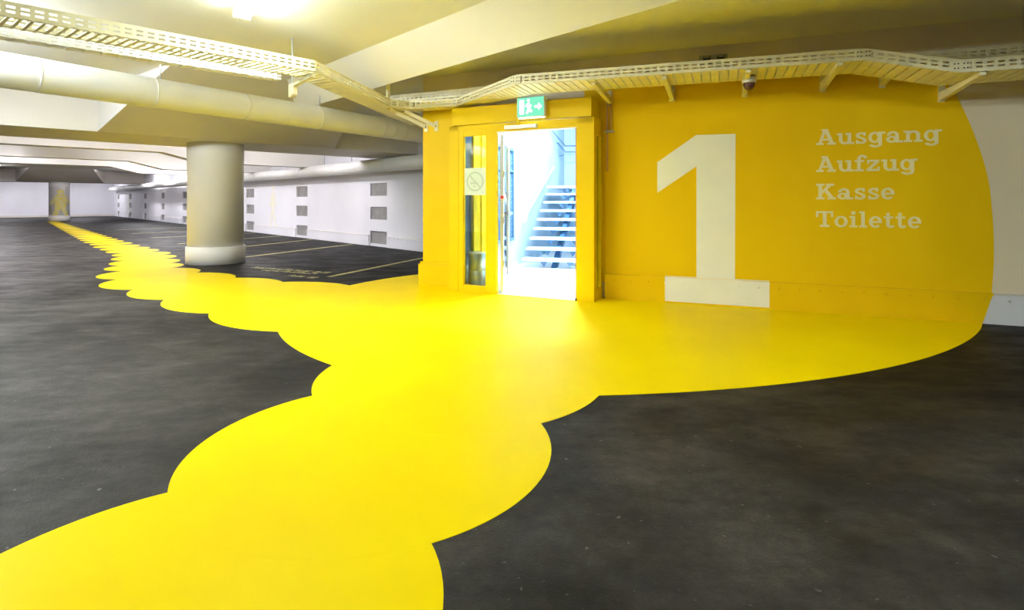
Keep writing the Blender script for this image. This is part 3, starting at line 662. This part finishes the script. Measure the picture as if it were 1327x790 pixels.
# exit sign
es = thing('exit_sign', 'glowing green and white emergency exit sign above the doorway', 'sign', LB.p(1.23, -0.05, 2.23))
part('housing', 1.043, 1.418, -0.085, -0.012, 2.225, 2.478, M['white'], es, 0.008)
part('face', 1.055, 1.406, -0.092, -0.084, 2.238, 2.468, M['exit_green'], es, 0)
# white pictogram: door, running figure, arrow
pg = MB().elev(LB, [(1.085, 2.265), (1.145, 2.265), (1.145, 2.44), (1.085, 2.44)], -0.0955, -0.0915)
for (x0, z0, x1, z1, w_) in ((1.20, 2.40, 1.215, 2.34, 0.02), (1.215, 2.34, 1.185, 2.27, 0.014), (1.215, 2.34, 1.25, 2.285, 0.014), (1.205, 2.385, 1.165, 2.36, 0.010), (1.205, 2.385, 1.245, 2.36, 0.010)):
    dx, dz = x1 - x0, z1 - z0; l = math.hypot(dx, dz); nx_, nz_ = -dz / l * w_, dx / l * w_
    pg.elev(LB, [(x0 - nx_, z0 - nz_), (x1 - nx_, z1 - nz_), (x1 + nx_, z1 + nz_), (x0 + nx_, z0 + nz_)], -0.0955, -0.0915)
pg.elev(LB, [(1.205 + 0.017 * math.cos(k * math.pi / 8), 2.432 + 0.017 * math.sin(k * math.pi / 8)) for k in range(16)], -0.0955, -0.0915)
pg.elev(LB, [(1.29, 2.335), (1.34, 2.335), (1.34, 2.305), (1.385, 2.35), (1.34, 2.395), (1.34, 2.365), (1.29, 2.365)], -0.0955, -0.0915)
pg.build('pictogram', M['exit_white'], es)
part('bracket', 1.03, 1.045, -0.06, 0.0, 2.14, 2.50, M['lobby_yellow'], es)
part('lamp_strip', 1.06, 1.40, -0.07, -0.03, 2.217, 2.226, M['exit_white'], es, 0)
# door closer
dc = thing('door_closer', 'slim metal door closer rail on the lobby lintel', 'door closer', LB.p(1.07, -0.03, 2.1))
part('slide_rail', 0.858, 1.282, -0.045, -0.001, 2.103, 2.15, M['closer'], dc, 0.005)
part('end_cap', 0.850, 0.862, -0.047, -0.001, 2.101, 2.152, M['aluminium'], dc)
part('end_cap', 1.278, 1.290, -0.047, -0.001, 2.101, 2.152, M['aluminium'], dc)
# open door leaf, swung into the hall
hinge = LB.p(0.725, 0.085); DL = Fr(hinge[:2], (0.075, 1.0))
door = thing('door_1', 'glazed metal door leaf standing open into the hall', 'door', DL.p(0, 0, 0), kind='structure')
def dpart(name, s0, s1, t0, t1, z0, z1, m, parent=door, bev=0.003): return MB().box(DL, s0, s1, t0, t1, z0, z1).build(name, m, parent, bev)
dpart('stile', 0.0, 0.09, -0.045, 0.0, 0.015, 2.06, M['aluminium']); dpart('stile', 0.87, 0.96, -0.045, 0.0, 0.015, 2.06, M['aluminium'])
dpart('rail', 0.09, 0.87, -0.045, 0.0, 0.015, 0.13, M['aluminium']); dpart('rail', 0.09, 0.87, -0.045, 0.0, 1.96, 2.06, M['aluminium'])
dpart('pane', 0.09, 0.87, -0.026, -0.02, 0.13, 1.96, M['glass'], bev=0)
pb = dpart('push_bar', 0.1, 0.86, -0.10, -0.075, 1.0, 1.04, M['steel'])
for s in (0.1, 0.84): MB().box(DL, s, s + 0.02, -0.08, -0.045, 1.005, 1.035).build('bar_mount', M['steel'], pb)
for z in (0.35, 0.9, 1.5): MB().tube([DL.p(-0.012, -0.05, z), DL.p(-0.012, -0.05, z + 0.09)], 0.011, 10).build('hinge', M['steel'], door)
MB().tube([DL.p(-0.006, -0.025, 1.245), DL.p(0.002, -0.025, 1.245)], 0.034, 20).build('sticker', M['white'], door)
MB().tube([DL.p(-0.010, -0.025, 1.245), DL.p(-0.004, -0.025, 1.245)], 0.021, 20).build('red_button', M['red'], door)

# litter bin behind the side pane
bx_, by_ = -0.475, 7.395
bn = thing('litter_bin', 'brushed steel litter bin standing behind the lobby side pane', 'bin', (bx_, by_, 0))
MB().lathe(bx_, by_, [(0.118, 0.012), (0.120, 0.25), (0.116, 0.254), (0.120, 0.258), (0.122, 0.49), (0.116, 0.50), (0.10, 0.50), (0.10, 0.46)], 32).build('body', M['steel'], bn)
MB().lathe(bx_, by_, [(0.124, 0.0), (0.124, 0.014), (0.119, 0.018)], 32).build('base_ring', M['black'], bn)
MB().lathe(bx_, by_, [(0.1235, 0.478), (0.1255, 0.488), (0.1235, 0.498)], 32).build('rim', M['aluminium'], bn)

# conduit at the lobby's right corner
cd = thing('conduit', 'brown conduit dropping down the wall right of the lobby', 'conduit', WA.p(0.05, -0.03, 1.6))
MB().tube([WA.p(0.03, -0.05, 2.44), WA.p(0.03, -0.03, 2.36), WA.p(0.03, -0.03, 1.56)], 0.013, 10).build('pipe_run', M['copper'], cd)
MB().tube([WA.p(0.075, -0.03, 2.42), WA.p(0.075, -0.03, 2.06)], 0.012, 10).build('pipe_run', M['copper'], cd)
MB().box(WA, 0.0, 0.11, -0.05, 0.0, 2.035, 2.06).build('clip', M['socket'], cd)

# dome camera
q = WA.p(1.60, -0.62, 0)
dm = thing('dome_camera', 'dark red dome security camera hanging under the cable tray', 'camera', (q[0], q[1], 2.36))
MB().lathe(q[0], q[1], [(0.062, 2.395), (0.068, 2.41), (0.068, 2.45), (0.05, 2.468)], 24).build('housing', M['closer'], dm)
MB().lathe(q[0], q[1], [(0.004, 2.325), (0.025, 2.33), (0.042, 2.345), (0.053, 2.365), (0.058, 2.395)], 24).build('dome', M['dome'], dm)

# socket strip above the tray
sk = thing('socket_strip', 'small strip with two dark sockets on the wall above the tray', 'socket', WA.p(1.24, 0, 2.76))
MB().box(WA, 1.09, 1.40, -0.03, 0.0, 2.77, 2.875).build('backplate', M['socket'], sk, 0.004)
for s in (1.14, 1.29):
    k_ = MB().box(WA, s, s + 0.08, -0.055, -0.03, 2.795, 2.85).build('socket', M['black'], sk, 0.004)
    MB().box(WA, s + 0.01, s + 0.07, -0.06, -0.055, 2.83, 2.845).build('socket_lid', M['socket'], k_)

# ================================================================== NUMERAL AND WORDS
nu = thing('numeral_one', 'huge pale numeral 1 painted on the yellow wall', 'numeral', WA.p(1.27, 0, 0.3))
MB().elev(WA, [(0.624, 1.659), (0.624, 1.294), (1.065, 1.599), (1.065, 0.30), (1.478, 0.30), (1.485, 1.958), (1.062, 1.963)], -0.0045, -0.001).build('numeral_body', M['pale'], nu)
MB().elev(WA, [(0.716, 0.021), (1.83, 0.021), (1.83, 0.284), (0.716, 0.284)], -0.0445, -0.0415).elev(WA, [(0.716, 0.281), (1.83, 0.281), (1.83, 0.304), (0.716, 0.304)], -0.0505, -0.0475).elev(WA, [(0.716, 0.303), (1.83, 0.303), (1.83, 0.312), (0.716, 0.312)], -0.005, -0.001).build('numeral_foot', M['pale'], nu)

R_ = lambda x0, y0, x1, y1: ('p', [(x0, y0), (x1, y0), (x1, y1), (x0, y1)])
Pg = lambda *p: ('p', list(p))
def A_(cx, cy, rx, ry, a0, a1, tx=0.19, ty=0.13): return ('a', cx, cy, rx, ry, a0, a1, tx, ty)
GL = {
 'A': (1.10, [Pg((0.13, 0.10), (0.28, 0.10), (0.58, 0.86), (0.62, 1.0), (0.42, 1.0)), Pg((0.42, 1.0), (0.64, 1.0), (0.99, 0.10), (0.76, 0.10)), R_(0.27, 0.27, 0.84, 0.39), R_(0, 0, 0.42, 0.13), R_(0.62, 0, 1.10, 0.13), R_(0.30, 0.88, 0.62, 1.0)]),
 'u': (0.92, [R_(0.11, 0.25, 0.30, 0.70), A_(0.435, 0.27, 0.325, 0.28, 180, 330), R_(0.58, 0, 0.77, 0.70), R_(0, 0.58, 0.30, 0.70), R_(0.46, 0.58, 0.77, 0.70), R_(0.58, 0, 0.92, 0.12)]),
 's': (0.66, [A_(0.33, 0.515, 0.28, 0.195, 25, 262, 0.17, 0.12), A_(0.33, 0.185, 0.29, 0.195, -155, 82, 0.17, 0.12), R_(0.47, 0.47, 0.57, 0.70), R_(0.06, 0.0, 0.16, 0.23), Pg((0.20, 0.44), (0.30, 0.30), (0.46, 0.26), (0.44, 0.38))]),
 'g': (0.86, [A_(0.33, 0.36, 0.33, 0.345, 0, 360, 0.18, 0.12), R_(0.52, -0.10, 0.71, 0.70), R_(0.52, 0.58, 0.88, 0.70), A_(0.37, -0.06, 0.34, 0.20, 190, 360, 0.19, 0.12)]),
 'a': (0.86, [A_(0.36, 0.44, 0.31, 0.265, 0, 165, 0.19, 0.12), R_(0.48, 0.0, 0.67, 0.46), A_(0.30, 0.205, 0.29, 0.21, 0, 360, 0.18, 0.11), R_(0.48, 0, 0.86, 0.12), R_(0.06, 0.44, 0.2, 0.56)]),
 'n': (0.96, [R_(0.12, 0, 0.31, 0.70), R_(0, 0.58, 0.31, 0.70), R_(0, 0, 0.43, 0.12), A_(0.49, 0.42, 0.33, 0.28, 0, 150), R_(0.63, 0, 0.82, 0.43), R_(0.52, 0, 0.94, 0.12)]),
 'f': (0.56, [R_(0.13, 0, 0.32, 0.78), R_(0, 0, 0.48, 0.12), R_(0, 0.58, 0.50, 0.70), A_(0.40, 0.76, 0.27, 0.27, 30, 180), R_(0.50, 0.80, 0.64, 0.94)]),
 'z': (0.74, [R_(0.05, 0.57, 0.68, 0.70), R_(0.03, 0, 0.70, 0.13), Pg((0.03, 0.13), (0.25, 0.13), (0.68, 0.57), (0.46, 0.57)), R_(0.05, 0.44, 0.15, 0.70), R_(0.60, 0, 0.70, 0.26)]),
 'K': (1.12, [R_(0.13, 0, 0.34, 1), R_(0, 0, 0.47, 0.13), R_(0, 0.87, 0.47, 1), Pg((0.34, 0.34), (0.88, 0.90), (0.64, 0.90), (0.34, 0.58)), Pg((0.44, 0.55), (0.60, 0.66), (1.0, 0.10), (0.74, 0.10)), R_(0.56, 0.87, 1.0, 1), R_(0.62, 0, 1.10, 0.13)]),
 'e': (0.76, [A_(0.36, 0.35, 0.35, 0.36, 0, 318, 0.19, 0.12), R_(0.12, 0.29, 0.71, 0.40)]),
 'T': (1.0, [R_(0.39, 0, 0.60, 1), R_(0, 0.87, 0.98, 1), R_(0, 0.62, 0.12, 1), R_(0.86, 0.62, 0.98, 1), R_(0.22, 0, 0.76, 0.13)]),
 'o': (0.80, [A_(0.38, 0.35, 0.37, 0.36, 0, 360, 0.19, 0.12)]),
 'i': (0.48, [R_(0.12, 0, 0.31, 0.70), R_(0, 0.58, 0.31, 0.70), R_(0, 0, 0.43, 0.12), R_(0.11, 0.80, 0.32, 1.0)]),
 'l': (0.48, [R_(0.12, 0, 0.31, 1), R_(0, 0.88, 0.31, 1), R_(0, 0, 0.43, 0.12)]),
 't': (0.58, [R_(0.13, 0.17, 0.32, 0.93), R_(0, 0.58, 0.50, 0.70), A_(0.36, 0.20, 0.23, 0.21, 180, 340)]),
}
def word(txt, s0, s1, z, cap, lab):
    t = thing('wall_lettering', lab, 'lettering', WA.p((s0 + s1) / 2, 0, z), 'direction words on the yellow wall')
    tot = sum(GL[c][0] for c in txt) + 0.05 * (len(txt) - 1); kx = (s1 - s0) / tot; x = 0.0
    for ch in txt:
        adv, sh = GL[ch]; mb = MB(); k = 0
        for g in sh:
            f0 = -0.0042 - 0.0002 * k; k += 1
            if g[0] == 'p': mb.elev(WA, [(s0 + (x + a_) * kx, z + b_ * cap) for a_, b_ in g[1]], f0, -0.0015)
            else:
                _, cx, cy, rx, ry, a0, a1, tx, ty = g; n = 28
                for i in range(n):
                    q0 = math.radians(a0 + (a1 - a0) * i / n); q1 = math.radians(a0 + (a1 - a0) * (i + 1) / n)
                    pts_ = [(cx + (rx - tx) * math.cos(q0), cy + (ry - ty) * math.sin(q0)), (cx + rx * math.cos(q0), cy + ry * math.sin(q0)), (cx + rx * math.cos(q1), cy + ry * math.sin(q1)), (cx + (rx - tx) * math.cos(q1), cy + (ry - ty) * math.sin(q1))]
                    mb.elev(WA, [(s0 + (x + a_) * kx, z + b_ * cap) for a_, b_ in pts_], f0, -0.0015)
        mb.build('letter', M['letter'], t); x += adv + 0.05
word('Ausgang', 2.288, 3.397, 1.800, 0.168, 'pale painted word Ausgang, topmost of the four')
word('Aufzug', 2.288, 3.194, 1.510, 0.168, 'pale painted word Aufzug, second of the four')
word('Kasse', 2.288, 3.009, 1.215, 0.168, 'pale painted word Kasse, third of the four')
word('Toilette', 2.288, 3.237, 0.920, 0.168, 'pale painted word Toilette, lowest of the four')

# ================================================================== STAIR HALL CONTENT
S0 = Fr((0.167, 9.64), HL.d)          # s across, t up the flight
stair = thing('staircase', 'pale steel staircase with open risers rising inside the bright hall', 'staircase', S0.p(0.7, 0, 0))
RUN, RISE, WID = 0.285, 0.17, 1.52
for k in range(1, 9):
    MB().box(S0, 0, WID, (k - 1) * RUN, (k - 1) * RUN + 0.30, k * RISE - 0.045, k * RISE).build('tread', M['tread'], stair, 0.006)
MB().box(S0, -0.05, WID + 0.3, 8 * RUN, 8 * RUN + 1.9, 9 * RISE - 0.06, 9 * RISE).build('landing', M['tread'], stair, 0.006)
for s, nm in ((0.52, 'stringer'), (1.15, 'stringer')):
    pr = [(0.08, 0.0), (0.28, 0.0), (8 * RUN + 0.15, 8 * RISE - 0.02), (8 * RUN + 0.15, 8 * RISE + 0.10), (8 * RUN, 8 * RISE + 0.10)]
    mb = MB(); n = len(pr); P = [S0.p(s, t_, z) for t_, z in pr] + [S0.p(s + 0.09, t_, z) for t_, z in pr]
    mb.add(P, [list(range(n)), [n + i for i in range(n)][::-1]] + [((i + 1) % n, i, n + i, n + (i + 1) % n) for i in range(n)]).build(nm, M['stair_dark'], stair)
for k in range(1, 10):
    for s in (0.33, 0.80):
        P = [S0.p(s, (k - 1) * RUN + 0.04, k * RISE - 0.046), S0.p(s + 0.14, (k - 1) * RUN + 0.04, k * RISE - 0.046), S0.p(s + 0.07, (k - 1) * RUN + 0.04, k * RISE - 0.14)]
        MB().extr(P, (S0.n[0] * 0.02, S0.n[1] * 0.02, 0)).build('tread_bracket', M['grille'], stair)
MB().box(S0, -0.05, WID + 0.3, 8 * RUN + 1.88, 8 * RUN + 1.9, 0, 9 * RISE - 0.06).build('landing_apron', M['tread'], stair)
# handrail on the hall wall
hr = thing('handrail', 'white tubular handrail fixed to the hall wall beside the stairs', 'handrail', HL.p(0.07, 1.4, 0.9))
pts3 = [HL.p(0.075, 1.22, 0.84), HL.p(0.075, 1.30, 0.80), HL.p(0.075, 1.40, 0.86), HL.p(0.075, 1.5, 0.97), HL.p(0.075, 3.6, 1.84), HL.p(0.075, 4.0, 2.0)]
MB().tube(pts3, 0.021, 12).build('rail_tube', M['white'], hr)
for t_, z in ((1.42, 0.88), (2.6, 1.42), (3.7, 1.88)): MB().tube([HL.p(0.0, t_, z - 0.06), HL.p(0.05, t_, z - 0.06), HL.p(0.075, t_, z - 0.01)], 0.009, 8).build('wall_mount', M['grille'], hr)
# upper flight railing
ur = thing('upper_railing', 'thin blue grey rails of the upper flight near the hall ceiling', 'railing', HL.p(1.0, 5.0, 2.5))
MB().tube([HL.p(0.06, 3.2, 2.92), HL.p(0.10, 5.3, 2.62), HL.p(1.5, 5.35, 2.60)], 0.014, 10).build('rail_tube', M['grille'], ur)
MB().tube([HL.p(0.10, 4.3, 2.60), HL.p(0.12, 5.25, 2.46), HL.p(1.5, 5.30, 2.42)], 0.014, 10).build('rail_tube', M['grille'], ur)
for s in (0.5, 1.2): MB().tube([HL.p(s, 5.33, 2.30), HL.p(s, 5.33, 2.62)], 0.010, 8).build('post', M['grille'], ur)
MB().tube([HL.p(0.0, 5.0, 2.34), HL.p(0.12, 5.0, 2.36)], 0.012, 8).build('wall_mount', M['grille'], ur)
# barred wire mesh window in the hall wall
gw = thing('window_1', 'blue grey framed window with diamond wire mesh in the hall wall', 'window', HL.p(0.02, 0.2, 0.5), kind='structure')
T0_, T1_, Z0_, Z1_ = -0.45, 0.70, 0.50, 2.12
for a_, b_, z0, z1 in ((T0_, T0_ + 0.05, Z0_, Z1_), (T1_ - 0.05, T1_, Z0_, Z1_), (T0_, T1_, Z0_, Z0_ + 0.05), (T0_, T1_, Z1_ - 0.05, Z1_), (T0_, T1_ - 0.05, 1.70, 1.74)):
    MB().box(HL, 0.001, 0.05, a_, b_, z0, z1).build('frame_bar', M['grille'], gw, 0.003)
MB().box(HL, 0.001, 0.006, T0_, T1_, Z0_, Z1_).build('pane', M['hall_wall'], gw)
MB().box(HL, 0.006, 0.012, T0_ + 0.05, T1_ - 0.28, Z0_ + 0.05, 0.92).build('lower_panel', M['stair_dark'], gw)
mb = MB(); st_ = 0.055
def clipseg(x0, y0, x1, y1, a_, b_, c_, d_):
    t0, t1 = 0.0, 1.0; dx, dy = x1 - x0, y1 - y0
    for p_, q_ in ((-dx, x0 - a_), (dx, b_ - x0), (-dy, y0 - c_), (dy, d_ - y0)):
        if p_ == 0:
            if q_ < 0: return None
        else:
            r_ = q_ / p_
            if p_ < 0: t0 = max(t0, r_)
            else: t1 = min(t1, r_)
    return None if t0 >= t1 else (x0 + t0 * dx, y0 + t0 * dy, x0 + t1 * dx, y0 + t1 * dy)
for k in range(-40, 60):
    for sgn in (1, -1):
        x0 = T0_ + k * st_ * 1.3
        sg = clipseg(x0, Z0_, x0 + sgn * 2.0, Z0_ + 2.0 * 1.35, T0_ + 0.05, T1_ - 0.05, Z0_ + 0.05, Z1_ - 0.05)
        if sg:
            dx, dy = sg[2] - sg[0], sg[3] - sg[1]; l = math.hypot(dx, dy)
            if l < 0.02: continue
            nx_, ny_ = -dy / l * 0.006, dx / l * 0.006
            q4 = [(sg[0] - nx_, sg[1] - ny_), (sg[2] - nx_, sg[3] - ny_), (sg[2] + nx_, sg[3] + ny_), (sg[0] + nx_, sg[1] + ny_)]
            P = [HL.p(0.02, a_, b_) for a_, b_ in q4] + [HL.p(0.026, a_, b_) for a_, b_ in q4]
            mb.add(P, [(3, 2, 1, 0), (4, 5, 6, 7), (0, 1, 5, 4), (1, 2, 6, 5), (2, 3, 7, 6), (3, 0, 4, 7)])
wm = mb.build('wire_mesh', M['grille'], gw); wm['kind'] = 'stuff'
# hall lamps; the deeper one is added to whiten the back wall
for q, wd, lab in (((0.98, 8.45), 0.27, 'bright ceiling lamp inside the stair hall above the foot of the stairs'), ((1.75, 11.6), 0.27, 'added ceiling lamp above the landing, brightening the back wall of the stair hall')):
    hl = thing('hall_lamp', lab, 'ceiling light', (q[0], q[1], 3.64), 'lamps in the stair hall'); f = Fr(q, HL.d); hw = 0.12 if q[1] < 9 else 0.035
    MB().box(f, -wd - 0.03, wd + 0.03, -hw - 0.03, hw + 0.03, 3.66, 3.72).build('housing', M['white'], hl, 0.01)
    MB().box(f, -wd, wd, -hw, hw, 3.645, 3.661).build('diffuser', M['lum_hall'], hl)
    for s_ in (-0.2, 0.2): MB().tube([f.p(s_, 0, 3.71), f.p(s_, 0, 4.0)], 0.006, 6).build('hanger_rod', M['rail'], hl)
